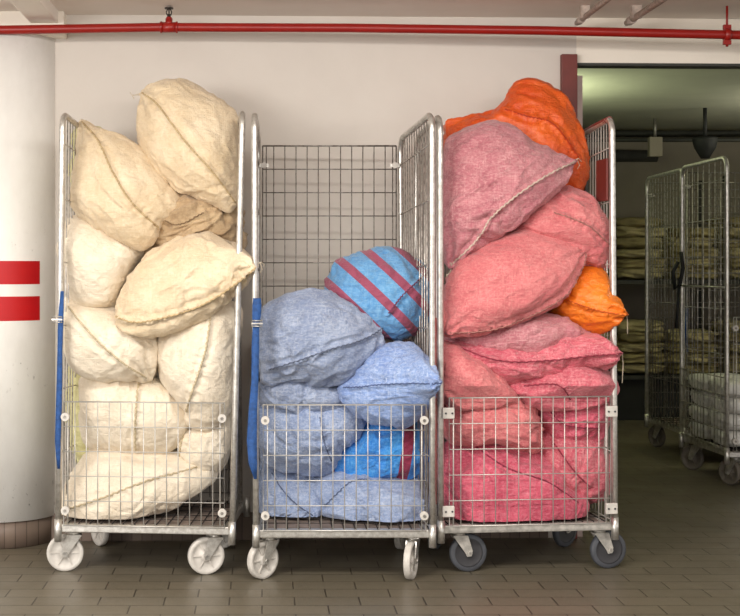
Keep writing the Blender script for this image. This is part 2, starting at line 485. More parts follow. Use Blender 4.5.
# ------------------------------------------------------------------ roll cages
def caster(parent, x, y, zb, r, ang, kind):
    """swivel caster: plate under the base, fork down to the axle, wheel trailing in direction ang"""
    d = Vector((math.cos(ang), math.sin(ang), 0)); nrm = Vector((-d.y, d.x, 0)); trail = 0.038
    k = Vector((x, y, 0)); hub = k + d * trail + Vector((0, 0, r))
    mb = MB()
    R = Matrix((( d.x, nrm.x, 0, x), (d.y, nrm.y, 0, y), (0, 0, 1, 0), (0, 0, 0, 1)))
    mb.box((-.036, -.032, zb - .007), (.036, .032, zb), R)
    mb.tube([k + Vector((0, 0, zb - .007)), k + Vector((0, 0, zb - .02))], 0.024, 16)
    mb.box((-.028, -.0225, zb - .026), (.03, .0225, zb - .019), R)
    for s in (-1, 1):
        hz = r; tz = zb - .02
        poly = [(-.030, tz), (.032, tz), (trail + .013, hz + .01), (trail + .009, hz - .012), (trail - .009, hz - .014), (trail - .016, hz)]
        # local xy -> (along d, z), extruded along nrm
        Mx = Matrix(((d.x, 0, nrm.x, x + nrm.x * s * .0195 - (nrm.x * .0025)), (d.y, 0, nrm.y, y + nrm.y * s * .0195 - (nrm.y * .0025)), (0, 1, 0, 0), (0, 0, 0, 1)))
        mb.prism(poly, Mx, .005)
    mb.tube([hub - nrm * .029, hub + nrm * .029], 0.0065, 10)
    mb.tube([hub - nrm * .029, hub - nrm * .024], 0.010, 6).tube([hub + nrm * .024, hub + nrm * .029], 0.010, 6)
    fork = mb.build('caster', M['rail'] if kind == 'grey' else M['chrome'], parent)
    z0 = nrm; Mw = Matrix(((d.x, 0, nrm.x, hub.x), (d.y, 0, nrm.y, hub.y), (0, 1, 0, hub.z), (0, 0, 0, 1)))
    w = .0135
    if kind != 'grey':
        prof = [(.013, -w - .001), (.020, -w), (.022, -.007), (r - .020, -.006), (r - .015, -w), (r - .003, -w), (r, -w + .004), (r, w - .004), (r - .003, w), (r - .015, w), (r - .020, .006), (.022, .007), (.020, w), (.013, w + .001)]
        wh = MB().lathe(prof, Mw, 36)
        for i in range(6):
            a = i * PI / 3
            Rb = Mw @ Matrix.Rotation(a, 4, 'Z')
            wh.box((.018, -.002, -w + .002), (r - .016, .002, w - .002), Rb)
        wh.build('wheel', M['white_plastic' if kind == 'white' else 'tan_wheel'], fork)
    else:
        prof = [(r - .018, -w), (r - .004, -w + .001), (r, -w + .006), (r, w - .006), (r - .004, w - .001), (r - .018, w)]
        wh = MB().lathe(prof + [prof[0]], Mw, 36, close=False).build('wheel', M['grey_rubber'], fork)
        hub_p = [(.012, -w - .001), (.02, -w), (r - .024, -.008), (r - .018, -w + .001), (r - .018, w - .001), (r - .024, .008), (.02, w), (.012, w + .001)]
        MB().lathe(hub_p, Mw, 32).build('hub', M['dark_hub'], fork)

def cage(name, FL, FR, D, label, group=None, tops=((0, 0), (0, 0)), back=((0, 0), (0, 0)), H=1.835, HB=1.80,
         wheel='white', wr=.0745, rods=13, angs=(PI, PI, PI, PI), gate=True, tabs='disc', gate_top=.695, rail='chrome', topclr=None,
         open_front=True, sides_m='wire', kin=(.075, .075)):
    """FL, FR: the front posts on the floor (world x, y)"""
    fl = Vector((FL[0], FL[1], 0)); fr = Vector((FR[0], FR[1], 0))
    ctr = (fl + fr) / 2; ax = (fr - fl); W = ax.length; rz = math.atan2(ax.y, ax.x)
    t = empty(name, ctr, rz); tag(t, label, 'roll cage', group)
    h = W / 2; zb = .168; zt = .200; pr = .0125
    # base: chassis rails, board, wires
    mb = MB()
    mb.box((-h + .012, .004, zb), (h - .012, .040, zt)).box((-h + .012, D - .04, zb), (h - .012, D, zt))
    mb.box((-h + .012, .04, zb), (-h + .04, D - .04, zt)).box((h - .04, .04, zb), (h - .012, D - .04, zt))
    mb.build('base_frame', M['rail'] if wheel == 'grey' else M[rail], t, bevel=.004)
    MB().box((-h + .0401, .0401, zt - .012), (h - .0401, D - .0401, zt - .004)).build('base_board', M['board'], t)
    g = MB(); n = int((W - .06) / .045)
    for i in range(n + 1):
        x = -h + .035 + (W - .07) * i / n
        g.tube([(x, .02, zt + .003), (x, D - .02, zt + .003)], .0028, 5)
    for j in range(1, 6):
        y = D * j / 6
        g.tube([(-h + .02, y, zt + .0075), (h - .02, y, zt + .0075)], .002, 5)
    g.build('base_grid', M['black_wire'], t)
    # sockets at corners
    for sx in (-1, 1):
        for (y, yy) in ((0, 'f'), (D, 'b')):
            MB().tube([(sx * h, y, zb - .036), (sx * h, y, zt + .022)], .0148, 14).build('corner_socket', M['chrome'], t)
    # sides
    for si, sx in enumerate((-1, 1)):
        tf = tops[si]; bk = back[si]
        c00 = Vector((sx * h, 0, zb - .02)); c10 = Vector((sx * h + bk[0], D, zb - .02))
        c01 = Vector((sx * h + tf[0], tf[1], H)); c11 = Vector((sx * h + bk[1], D - .01, HB))
        def S(u, v): return c00.lerp(c10, u).lerp(c01.lerp(c11, u), v)
        L = D; hh = H - zb; R = .062
        path = [S(0, 0), S(0, .3), S(0, .6), S(0, 1 - R / hh)]
        for k in range(1, 8):
            a = k / 8 * PI / 2
            path.append(S(R / L * (1 - math.cos(a)), 1 - R / hh * (1 - math.sin(a))))
        path.append(S(R / L, 1)); path.append(S(.5, 1)); path.append(S(1 - R / L, 1))
        for k in range(1, 8):
            a = k / 8 * PI / 2
            path.append(S(1 - R / L * (1 - math.sin(a)), 1 - R / hh * (1 - math.cos(a))))
        path += [S(1, 1 - R / hh), S(1, .6), S(1, .3), S(1, 0)]
        fr_o = MB().tube(path, pr, 14).build('side_frame', M['chrome'], t)
        if topclr and sx == 1:
            tp = MB().tube([S(R / L * .6, 1 - .004) + Vector((0, 0, .006)), S(.5, 1) + Vector((0, 0, .006)), S(.92, 1) + Vector((0, 0, .006))], .0128, 12)
            tp.build('rail_sleeve', M[topclr], fr_o)
        rd = MB()
        nr = rods
        for i in range(1, nr):
            u = i / nr
            e = 0
            if u * L < R: e = R / hh * (1 - math.sin(math.acos(max(-1, min(1, 1 - u * L / R)))))
            elif (1 - u) * L < R: e = R / hh * (1 - math.sin(math.acos(max(-1, min(1, 1 - (1 - u) * L / R)))))
            rd.tube([S(u, .03), S(u, .5), S(u, 1 - e)], .0029, 6)
        off = Vector((-sx * .005, 0, 0))
        for v in (.035, .2, .35, .5, .65, .8, .93):
            rd.tube([S(0, v) + off, S(1, v) + off], .0026, 6)
        rd.build('side_wires', M[sides_m], fr_o)
    # back panel
    zt2 = HB - .03
    xl = -h + max(back[0][1], back[0][0]) + .02; xr = h + min(back[1][1], back[1][0]) - .02
    y = D - .03
    bp = MB(); n = max(6, round((xr - xl) / .049))
    for i in range(n + 1):
        x = xl + (xr - xl) * i / n
        bp.tube([(x, y, zt + .02), (x, y, zt2)], .0024 if 0 < i < n else .0034, 6)
    for xx in (xl + .016, xr - .016): bp.tube([(xx, y, zt + .02), (xx, y, zt2)], .0026, 6)
    k = 0; zz = zt2
    while zz > zt + .02:
        bp.tube([(xl, y - .004, zz), (xr, y - .004, zz)], .0026 if k else .004, 6); k += 1; zz -= .102
    bpo = bp.build('back_panel', M['dark_wire'], t)
    for xx in (xl + .006, xr - .006):
        MB().tube([(xx, y - .014, zt2 - .085), (xx, y + .012, zt2 - .085)], .013, 14).build('clip', M['white_plastic'], bpo)
        MB().box((min(xx, (sx * 1)) if False else xx - .02, y - .003, zt2 - .092), (xx + .02, y + .003, zt2 - .078)).build('clip', M['chrome'], bpo)
    # gate
    if gate:
        gx0, gx1 = -h + .028, h - .028; gy = -.022; g0, g1 = zt + .002, gate_top
        gm = MB()
        gm.tube([(gx0, gy, g0), (gx1, gy, g0), (gx1, gy, g1), (gx0, gy, g1)], .0036, 8, closed=True)
        n = round((gx1 - gx0) / .047)
        for i in range(n + 1):
            x = gx0 + (gx1 - gx0) * i / n
            if 0 < i < n: gm.tube([(x, gy, g0), (x, gy, g1)], .0021, 6)
        for x in (gx0 + .017, gx1 - .017): gm.tube([(x, gy, g0), (x, gy, g1)], .0028, 6)
        for j in range(1, 5):
            zz = g0 + (g1 - g0) * j / 5
            gm.tube([(gx0, gy - .0042, zz), (gx1, gy - .0042, zz)], .0019, 6)
        go = gm.build('front_gate', M['white_wire'], t)
        for x, s in ((gx0, -1), (gx1, 1)):
            for zz in (g0 + .06, g1 - .06):
                if tabs == 'disc':
                    MB().tube([(x - s * .008, gy - .014, zz), (x - s * .008, gy + .010, zz)], .0165, 16).build('latch', M['white_plastic'], go)
                    MB().tube([(x - s * .008, gy - .018, zz), (x - s * .008, gy - .013, zz)], .006, 8).build('bolt', M['dark_wire'], go)
                else:
                    MB().box((min(x - s * .02, x + s * .028), gy - .010, zz - .022), (max(x - s * .02, x + s * .028), gy + .006, zz + .022)).build('latch', M['white_plastic'], go, bevel=.003)
                    for dx in (-.010, .016):
                        MB().tube([(x + s * dx, gy - .013, zz), (x + s * dx, gy - .008, zz)], .004, 8).build('bolt', M['dark_hub'], go)
    # casters
    cs = ((-h + kin[0], .07, angs[0]), (h - kin[1], .07, angs[1]), (-h + .075, D - .07, angs[2]), (h - .075, D - .07, angs[3]))
    for (x, yy, a) in cs: caster(t, x, yy, zb, wr, a, wheel)
    return t

def wx(px, Y): return (px - CX) / F * Y
Y1L, Y1R = 5.37, 5.31
c1 = cage('roll_cage', (wx(58, Y1L), Y1L), (wx(232, Y1R), Y1R), .60, 'tall wire roll cage holding the cream sacks, beside the white pillar', 'loaded roll cages along the wall',
          tops=((.018, 0), (.042, 0)), back=((.0, .02), (-.03, -.04)), angs=(PI + .15, PI + .35, 2.2, 2.7), H=1.848, HB=1.80, rods=13, kin=(.052, .075))
Y2 = 5.255
c2 = cage('roll_cage', (wx(256, Y2), Y2), (wx(432.5, Y2), Y2), .63, 'tall wire roll cage half filled with blue sacks, between the cream and pink loads', 'loaded roll cages along the wall',
          tops=((-.006, 0), (-.002, 0)), back=((.004, .006), (-.045, -.062)), angs=(math.radians(222), math.radians(250), 2.0, 1.2), gate_top=.694, HB=1.79, kin=(.055, .068))
Y3L, Y3R = 5.34, 5.41
c3 = cage('roll_cage', (wx(441, Y3L), Y3L), (wx(615, Y3R), Y3R), .545, 'tall wire roll cage overfilled with pink and orange sacks, by the doorway', 'loaded roll cages along the wall',
          tops=((-.004, 0), (-.012, 0)), back=((0, .02), (.0, .02)), angs=(.08, .12, 1.0, 0.6), wheel='grey', wr=.077, kin=(.09, .04), tabs='plate', gate_top=.712, topclr='maroon', sides_m='white_wire', rods=14)
# maroon sign plate tied to the right side of the third cage
R3 = c3.matrix_basis.copy(); 
h3 = (Vector((wx(615, Y3R), Y3R, 0)) - Vector((wx(441, Y3L), Y3L, 0))).length / 2
mb = MB().box((h3 - .030, .015, 1.50), (h3 - .020, .14, 1.672))
mb.build('name_plate', M['maroon'], c3, bevel=.003)
mb = MB().box((h3 - .028, .27, 1.10), (h3 - .016, .30, 1.72)); mb.build('side_slat', M['dark_metal'], c3)

# straps on posts
def strap(parent, name, pts, w, th, m, buckle=None):
    mb = MB(); b = 0
    for i, p in enumerate(pts):
        x, y, zz, ww = p
        for (dx, dy) in ((-ww / 2, -th / 2), (ww / 2, -th / 2), (ww / 2, th / 2), (-ww / 2, th / 2)):
            mb.v.append(Vector((x + dx, y + dy, zz)))
    for i in range(len(pts) - 1):
        for k in range(4):
            mb.f.append([i * 4 + k, i * 4 + (k + 1) % 4, i * 4 + 4 + (k + 1) % 4, i * 4 + 4 + k]); mb.sm.append(True)
    n = len(pts) - 1
    mb.f.append([0, 1, 2, 3]); mb.sm.append(False); mb.f.append([n * 4 + k for k in (3, 2, 1, 0)]); mb.sm.append(False)
    s = mb.build(name, m, None)
    if buckle:
        x, y, zz = buckle
        bk = MB()
        bk.tube([(x - .02, y, zz), (x + .02, y, zz), (x + .02, y, zz + .022), (x - .02, y, zz + .022)], .003, 8, closed=True)
        bk.box((x - .022, y - .004, zz + .008), (x + .022, y + .004, zz + .014))
        bk.build('buckle', M['chrome'], s)
    s.matrix_basis = parent.matrix_basis.copy()
    return s
hw1 = (Vector((wx(232, Y1R), Y1R, 0)) - Vector((wx(58, Y1L), Y1L, 0))).length / 2
pz = lambda py, Y: CAMZ - (py - CY) / F * Y
sp1 = []
for (py, dx, w) in ((291, .012, .016), (310, .008, .024), (330, .005, .026), (350, .004, .024), (380, .002, .028), (410, .0, .030), (440, -.002, .028), (455, .002, .022), (468, .006, .012)):
    sp1.append((-hw1 + .010 * (1 - (py - 290) / 180) + dx * .6 + .004, -.019 - .003 * math.sin(py * .06), pz(py, Y1L), w * .8))
tag(strap(c1, 'tie_down_strap', sp1, .02, .006, M['blue_strap'], (-hw1 + .002, -.024, pz(322, Y1L))), 'blue webbing strap hanging down the left post beside the cream sacks', 'strap', 'blue straps on the cages')
hw2 = wx(432.5, Y2) / 2 - wx(256, Y2) / 2
sp2 = []
for (py, dx, w) in ((298, .010, .030), (305, .010, .036), (316, .008, .034), (326, .006, .026), (345, .004, .030), (380, .002, .028), (410, -.006, .034), (440, -.010, .040), (462, -.006, .034), (478, .004, .012)):
    sp2.append((-hw2 + dx - .006, -.019 - .004 * math.sin(py * .07), pz(py, Y2), w))
tag(strap(c2, 'tie_down_strap', sp2, .02, .007, M['blue_strap'], (-hw2 + .004, -.026, pz(326, Y2))), 'blue webbing strap with metal buckle on the left post beside the blue sacks', 'strap', 'blue straps on the cages')
sp3 = [(-h3 - .022, .016, pz(py, Y3L), .014) for py in (318, 326, 350, 380, 420, 460, 505)]
tag(strap(c3, 'tie_down_strap', sp3, .014, .006, M['red_strap'], None), 'red webbing strap running down between the blue and pink loads', 'strap')

# ------------------------------------------------------------------ sacks
def catmull(pts, tips, sub=8):
    n = len(pts); out = []
    tan = []
    for i in range(n):
        if i in tips: tan.append((Vector((0, 0)), True)); continue
        tan.append(((pts[(i + 1) % n] - pts[i - 1]) * 0.5, False))
    for i in range(n):
        p0, p1 = pts[i], pts[(i + 1) % n]
        seg = p1 - p0
        m0 = tan[i][0] if not tan[i][1] else seg * 0.7
        m1 = tan[(i + 1) % n][0] if not tan[(i + 1) % n][1] else seg * 0.7
        L = seg.length
        if m0.length > L * 1.2: m0 = m0 * (L * 1.2 / m0.length)
        if m1.length > L * 1.2: m1 = m1 * (L * 1.2 / m1.length)
        for k in range(sub):
            t = k / sub; t2 = t * t; t3 = t2 * t
            out.append(p0 * (2*t3 - 3*t2 + 1) + m0 * (t3 - 2*t2 + t) + p1 * (-2*t3 + 3*t2) + m1 * (t3 - t2))
    return out

def resample(pl, n):
    pl = np.array([(p[0], p[1]) for p in pl]); q = np.vstack([pl, pl[:1]])
    d = np.r_[0, np.cumsum(np.hypot(*(q[1:] - q[:-1]).T))]
    t = np.linspace(0, d[-1], n, endpoint=False)
    return np.c_[np.interp(t, d, q[:, 0]), np.interp(t, d, q[:, 1])]

def inside(poly, X, Z):
    r = np.zeros(X.shape, bool); n = len(poly)
    for i in range(n):
        x0, z0 = poly[i]; x1, z1 = poly[(i + 1) % n]
        if z0 == z1: continue
        c = ((z0 > Z) != (z1 > Z)) & (X < (x1 - x0) * (Z - z0) / (z1 - z0) + x0)
        r ^= c
    return r

CAGE = None
def sack(outline, Yc, tf, tb, fab, label, tips=(), seams=(), tilt=(0, 0), fold=0.0, crumple=1.0, seed=0, ties=(), group=None, name='laundry_sack', cords=(), poke=None):
    """a filled cloth sack: its outline is blown up like a pillow, then creased and folded"""
    pc = [P(px, py, Yc) for (px, py) in outline]
    pts = [Vector((p.x, p.z)) for p in pc]
    ar = 0; cx = 0; cz = 0
    for i in range(len(pts)):
        a, b2 = pts[i], pts[(i + 1) % len(pts)]
        k = a.x * b2.y - b2.x * a.y; ar += k; cx += (a.x + b2.x) * k; cz += (a.y + b2.y) * k
    cen = Vector((cx / (3 * ar), cz / (3 * ar)))
    loc = [p - cen for p in pts]
    cur = catmull(loc, set(tips))
    NB = 170; NR = 46
    if max(p[1] for p in outline) > 440: Yc += .045
    B = resample(cur, NB)
    # soft volume profile: solve the membrane equation over the outline
    lo = B.min(0) - .004; hi = B.max(0) + .004
    G = 64; xs = np.linspace(lo[0], hi[0], G); zs = np.linspace(lo[1], hi[1], G)
    X, Z = np.meshgrid(xs, zs); msk = inside(B, X, Z)
    hx = (xs[1] - xs[0]) ** 2; hz = (zs[1] - zs[0]) ** 2
    u = np.zeros((G, G)); D = 2 * (1 / hx + 1 / hz)
    for _ in range(1400):
        un = (1 + (np.roll(u, 1, 1) + np.roll(u, -1, 1)) / hx + (np.roll(u, 1, 0) + np.roll(u, -1, 0)) / hz) / D
        u = np.where(msk, un, 0)
    u /= u.max()
    def samp(p):
        fx = np.clip((p[:, 0] - lo[0]) / (hi[0] - lo[0]) * (G - 1), 0, G - 1.001); fz = np.clip((p[:, 1] - lo[1]) / (hi[1] - lo[1]) * (G - 1), 0, G - 1.001)
        i = fx.astype(int); j = fz.astype(int); a = fx - i; b = fz - j
        return u[j, i] * (1 - a) * (1 - b) + u[j, i + 1] * a * (1 - b) + u[j + 1, i] * (1 - a) * b + u[j + 1, i + 1] * a * b
    rs = np.sin(np.linspace(0, PI / 2, NR + 1)) ** 0.9
    ring = [np.zeros((1, 2))]
    for k in range(1, NR + 1): ring.append(B * rs[k])
    P2 = np.vstack(ring)
    edge = np.concatenate([[0]] + [np.full(NB, rs[k]) for k in range(1, NR + 1)])
    hgt = np.clip(samp(P2), 0, None) ** 0.56 * 1.05
    hgt[edge > .9999] = 0
    verts = []
    idxF = np.arange(len(P2)); nF = len(P2)
    edge_m = edge > .9999
    # front then back (the rim is shared)
    yF = -tf * hgt; yB = tb * hgt
    mapB = np.empty(nF, int); cnt = nF
    for i in range(nF):
        if edge_m[i]: mapB[i] = i
        else: mapB[i] = cnt; cnt += 1
    allp = [(P2[i, 0], yF[i], P2[i, 1]) for i in range(nF)] + [(P2[i, 0], yB[i], P2[i, 1]) for i in range(nF) if not edge_m[i]]
    faces = []
    def rid(k, i): return 0 if k == 0 else 1 + (k - 1) * NB + i % NB
    for k in range(NR):
        for i in range(NB):
            if k == 0: f = [rid(0, 0), rid(1, i), rid(1, i + 1)]
            else: f = [rid(k, i), rid(k + 1, i), rid(k + 1, i + 1), rid(k, i + 1)]
            faces.append(f); faces.append([int(mapB[q]) for q in f][::-1])
    A = np.array(allp)
    # normals
    me = bpy.data.meshes.new(name); me.from_pydata(A.tolist(), [], faces)
    bm = bmesh.new(); bm.from_mesh(me); bmesh.ops.recalc_face_normals(bm, faces=bm.faces); bm.normal_update()
    bm.verts.ensure_lookup_table()
    size = min(hi - lo)
    sl = []
    for s_ in seams:
        q = [P(px, py, Yc) for (px, py) in s_]; q = [Vector((p.x - cen.x, p.z - cen.y)) for p in q]
        dense = []
        for i in range(len(q) - 1):
            a = q[max(i - 1, 0)]; b = q[i]; c_ = q[i + 1]; d = q[min(i + 2, len(q) - 1)]
            for k in range(8):
                t = k / 8
                dense.append(0.5 * ((2 * b) + (c_ - a) * t + (2 * a - 5 * b + 4 * c_ - d) * t * t + (3 * b - a - 3 * c_ + d) * t ** 3))
        dense.append(q[-1]); sl.append(dense)
    segs = [np.array([(p.x, p.y) for p in d]) for d in sl]
    tpv = [loc[i] for i in tips]
    off = Vector((seed * 7.31, seed * 3.17, seed * 1.93))
    ca, sa = math.cos(fold), math.sin(fold)
    for v in bm.verts:
        x, y, zz = v.co
        a = (x * ca + zz * sa); b = (-x * sa + zz * ca)
        q = Vector((a, y, b))
        lump = noise.noise(q * 5.0 + off) * .018 + noise.noise(q * 9.5 + off) * .007
        d = lump
        if y < .06:
            wv = Vector((noise.noise(q * 5 + off), noise.noise(q * 5 + off * 2), noise.noise(q * 5 - off))) * .55
            s1 = Vector((a * 3.4, y * 5, b * 10)) + off + wv
            c1_ = 1 - min(1, abs(noise.noise(s1)) * 4.2)          # long sharp tension folds
            s2 = Vector((a * 8, y * 14, b * 21)) - off + wv * 2
            c2_ = 1 - min(1, abs(noise.noise(s2)) * 3.6)
            s3 = Vector((a * 26 + b * 9, y * 30, b * 40 - a * 9)) + off + wv * 3
            c3_ = 1 - min(1, abs(noise.noise(s3)) * 3)
            s4 = Vector((a * 7 + b * 7, y * 8, b * 9 - a * 6)) + off * 3 + wv
            c4_ = min(1, abs(noise.noise(s4)) * 3.2)              # billows with sharp valleys
            amp = max(.25, noise.noise(q * 3.1 + off * 1.7) * .9 + .8)
            amp2 = max(0, .45 + noise.noise(q * 4 - off) * 1.3)
            d += crumple * (amp * (.0105 * c1_ ** 1.5 + .0085 * (c4_ - .6)) + amp2 * .0065 * c2_ ** 1.4 + .0022 * c3_ - .002)
        # gathers that fan out of the tied corners
        p2 = Vector((x, zz))
        for tv in tpv:
            dd = (p2 - tv); r = dd.length
            if r < .17:
                an = math.atan2(dd.y, dd.x)
                d += .010 * math.sin(an * 11 + seed + 2 * noise.noise(Vector((r * 12, an * 2, seed)))) * (1 - r / .17) * min(1, r / .03)
        for sg in segs:
            D2 = np.hypot(sg[:, 0] - x, sg[:, 1] - zz); i = int(D2.argmin()); r = D2[i]
            if r < .06 and y <= 0.0:
                d += .007 * math.exp(-(r / .009) ** 2) - .0055 * math.exp(-((r - .018) / .012) ** 2)
                d += .0035 * math.sin(i * 1.9 + seed) * math.exp(-(r / .03) ** 2)
        v.co += v.normal * d
    for v in bm.verts:
        v.co.y += tilt[0] * v.co.x + tilt[1] * v.co.z
        if poke:
            q_ = P(poke[0], poke[1], Yc)
            v.co.y -= poke[2] * math.exp(-(((v.co.x + cen.x - q_.x) / .11) ** 2 + ((v.co.z + cen.y - q_.z) / .13) ** 2))
    if CAGE:
        fl, fr, dep = CAGE
        ax2 = Vector((fr[0] - fl[0], fr[1] - fl[1])).normalized(); nb = Vector((-ax2.y, ax2.x))
        for v in bm.verts:
            w = Vector((v.co.x + cen.x - fl[0], v.co.y + Yc - fl[1]))
            dd = w.dot(nb); z_ = v.co.z + cen.y
            g = min(1, max(0, (.76 - z_) / .06))
            if g > 0:
                lim = .002 + .008 * noise.noise(v.co * 9 + off)
                if dd < lim + .016:
                    nd = lim + .016 * math.exp((dd - lim - .016) / .016)
                    v.co.y += (nd - dd) * g
            bk_ = dep - .045
            if dd > bk_: v.co.y -= (dd - bk_) * .97
            if z_ < .2125: v.co.z += (.2125 - z_) * .96
    for f in bm.faces: f.smooth = True
    bm.to_mesh(me); bm.normal_update()
    bvh = BVHTree.FromBMesh(bm); bm.free()
    me.materials.append(FB[fab])
    o = bpy.data.objects.new(name, me); scene.collection.objects.link(o)
    o.location = (cen.x, Yc, cen.y)
    tag(o, label, 'sack', group)
    for dense in sl:
        path = []
        for i, p in enumerate(dense):
            hit = bvh.ray_cast(Vector((p.x, -3, p.y)), Vector((0, 1, 0)))
            if hit[0] is None: continue
            path.append(hit[0] + hit[1] * .0008 + Vector((0, 0, .0)))
        if len(path) > 3:
            fin = []
            for i in range(len(path) - 1):
                for k in range(3):
                    w = math.sin((i * 3 + k) * 1.7 + seed) * .0014
                    fin.append(path[i].lerp(path[i + 1], k / 3) + Vector((w, 0, -w)))
            MB().tube(fin, .0040 if fab in ('mauve', 'cream', 'white') else .0028, 6).build('seam', SM[fab], o)
    for (px, py, dx, dz) in ties:
        q = P(px, py, Yc) - Vector(o.location); q.y = tilt[0] * q.x + tilt[1] * q.z - (poke[2] * .97 if poke and abs(px - poke[0]) < 8 else 0)
        mb = MB(); dirv = Vector((dx, 0, dz)).normalized(); nr = dirv.cross(Vector((0, 1, 0)))
        ringp = [q - dirv * .02 + (nr * math.cos(a) + Vector((0, 1, 0)) * math.sin(a)) * .011 for a in [2 * PI * i / 10 for i in range(10)]]
        mb.tube(ringp, .003, 6, closed=True)
        mb.tube([q - dirv * .02 + nr * .01, q + dirv * .012 + nr * .012, q + dirv * .022 - Vector((0, .0, .012)), q + dirv * .012 - Vector((0, 0, .028))], .0016, 5)
        mb.tube([q - dirv * .02, q + dirv * .018 + nr * .016, q + dirv * .03 + nr * .002], .0016, 5)
        mb.build('tie_cord', M['cord'], o)
    for cd in cords:
        q = [P(px, py, Yc) - Vector(o.location) for (px, py) in cd]
        for v in q: v.y = tilt[0] * q[0].x + tilt[1] * q[0].z - .004 - (poke[2] * .97 if poke else 0)
        MB().tube(q, .0017, 5).build('drawstring', M['cord'], o)
    return o

CAGE = ((wx(58, Y1L), Y1L), (wx(232, Y1R), Y1R), .60)
g1 = 'cream laundry sacks in the left cage'
# hidden ones first, then the visible front layer
sack([(74,128),(90,124),(104,140),(110,180),(104,214),(84,216),(72,196),(70,160)], 5.68, .10, .12, 'yellow',
     'pale yellow sack, a sliver showing behind the upper left cream sack', seed=31, group=g1)
sack([(66,372),(84,366),(108,380),(112,430),(100,462),(78,468),(66,440)], 5.68, .12, .12, 'yellow',
     'pale yellow sack squeezed low against the left side of the cream load', seed=32, group=g1)
sack([(141,91),(158,78),(184,77),(211,90),(229,109),(240,131),(243,168),(240,200),(229,212),(211,205),(184,194),(162,177),(145,157),(138,134),(140,108)], 5.60, .19, .18, 'cream',
     'cream sack on top of the left cage, leaning right with a long diagonal seam', tips=(0,), seams=[[(142,93),(158,106),(176,130),(193,152),(215,176),(236,204)]], tilt=(0, .22), fold=-.8, seed=1, ties=[(136,91,-1,0.1)], group=g1, crumple=.75)
sack([(79,117),(106,127),(136,144),(162,172),(181,195),(181,213),(167,227),(148,248),(126,243),(101,232),(82,217),(72,200),(73,168),(76,138)], 5.58, .18, .20, 'cream',
     'cream sack at the upper left with a pointed top corner and curved seam', tips=(0,), seams=[[(81,121),(101,143),(116,172),(132,199),(147,216),(161,228)]], tilt=(0, .2), fold=-.9, seed=2, group=g1, crumple=.8)
sack([(160,196),(186,186),(214,196),(237,206),(242,225),(240,246),(210,254),(170,258),(146,250),(152,226)], 5.66, .17, .16, 'brown',
     'crumpled brownish sack wedged between the three upper cream sacks', seams=[[(168,222),(182,226),(206,214)]], fold=.4, seed=3, crumple=1.9, group=g1)
sack([(66,224),(82,216),(106,226),(144,246),(136,266),(126,290),(118,308),(96,310),(78,306),(66,280),(61,252)], 5.60, .20, .2, 'white',
     'plain off-white sack under the pointed one, against the left post', seed=4, fold=-.5, group=g1, crumple=.6)
sack([(259,266),(246,251),(232,242),(211,232),(185,234),(154,247),(134,266),(122,292),(115,324),(126,333),(150,336),(184,330),(214,315),(240,292)], 5.47, .16, .22, 'cream',
     'cream sack in mid cage whose tied corner pokes out over the right post', tips=(0, 8), seams=[[(118,316),(140,321),(172,315),(206,303),(236,284),(256,268)]], tilt=(0, .25), fold=.5, seed=5, poke=(259,266,.24), ties=[(257,266,1,0)], group=g1, crumple=.8)
sack([(62,300),(90,304),(118,306),(140,322),(160,342),(160,360),(150,380),(126,379),(92,379),(70,362),(61,330)], 5.56, .19, .22, 'white',
     'off-white sack against the left post, diagonal seam ending in a knot', tips=(6,), seams=[[(72,306),(90,325),(110,345),(130,362),(149,377)]], seed=6, fold=-.7, ties=[(148,378,1,-.4)], group=g1, crumple=.6)
sack([(168,316),(205,300),(238,306),(240,345),(237,385),(230,410),(212,428),(188,426),(180,404),(160,382),(156,345)], 5.58, .18, .2, 'white',
     'off-white sack against the right post with a curving vertical seam', tips=(), seams=[[(212,314),(208,345),(202,366),(194,388),(187,410)]], seed=7, fold=1.2, group=g1, crumple=.6)
sack([(84,374),(126,370),(156,378),(174,394),(187,410),(187,430),(176,450),(140,456),(96,450),(80,440),(78,406)], 5.60, .18, .2, 'white',
     'off-white sack in the middle of the stack with a straight upright seam', seams=[[(141,378),(140,410),(138,450)]], seed=8, fold=1.5, group=g1, crumple=.6)
sack([(176,440),(190,424),(214,418),(232,412),(233,440),(228,468),(206,482),(186,470)], 5.62, .14, .18, 'white',
     'small off-white sack low against the right post, above the bare grid', seams=[[(186,428),(182,442),(180,460)]], seed=9, fold=.6, group=g1, crumple=.6, ties=[(175,443,-.6,-.6)])
sack([(64,500),(68,478),(82,456),(100,438),(144,444),(190,456),(230,452),(214,480),(176,503),(140,521),(100,526),(72,524)], 5.58, .20, .2, 'white',
     'big off-white sack lying on the base grid behind the front gate', tips=(6,), seams=[[(72,502),(110,488),(150,474),(190,466),(222,457)]], seed=10, fold=.35, tilt=(0, .5), group=g1, crumple=.6)

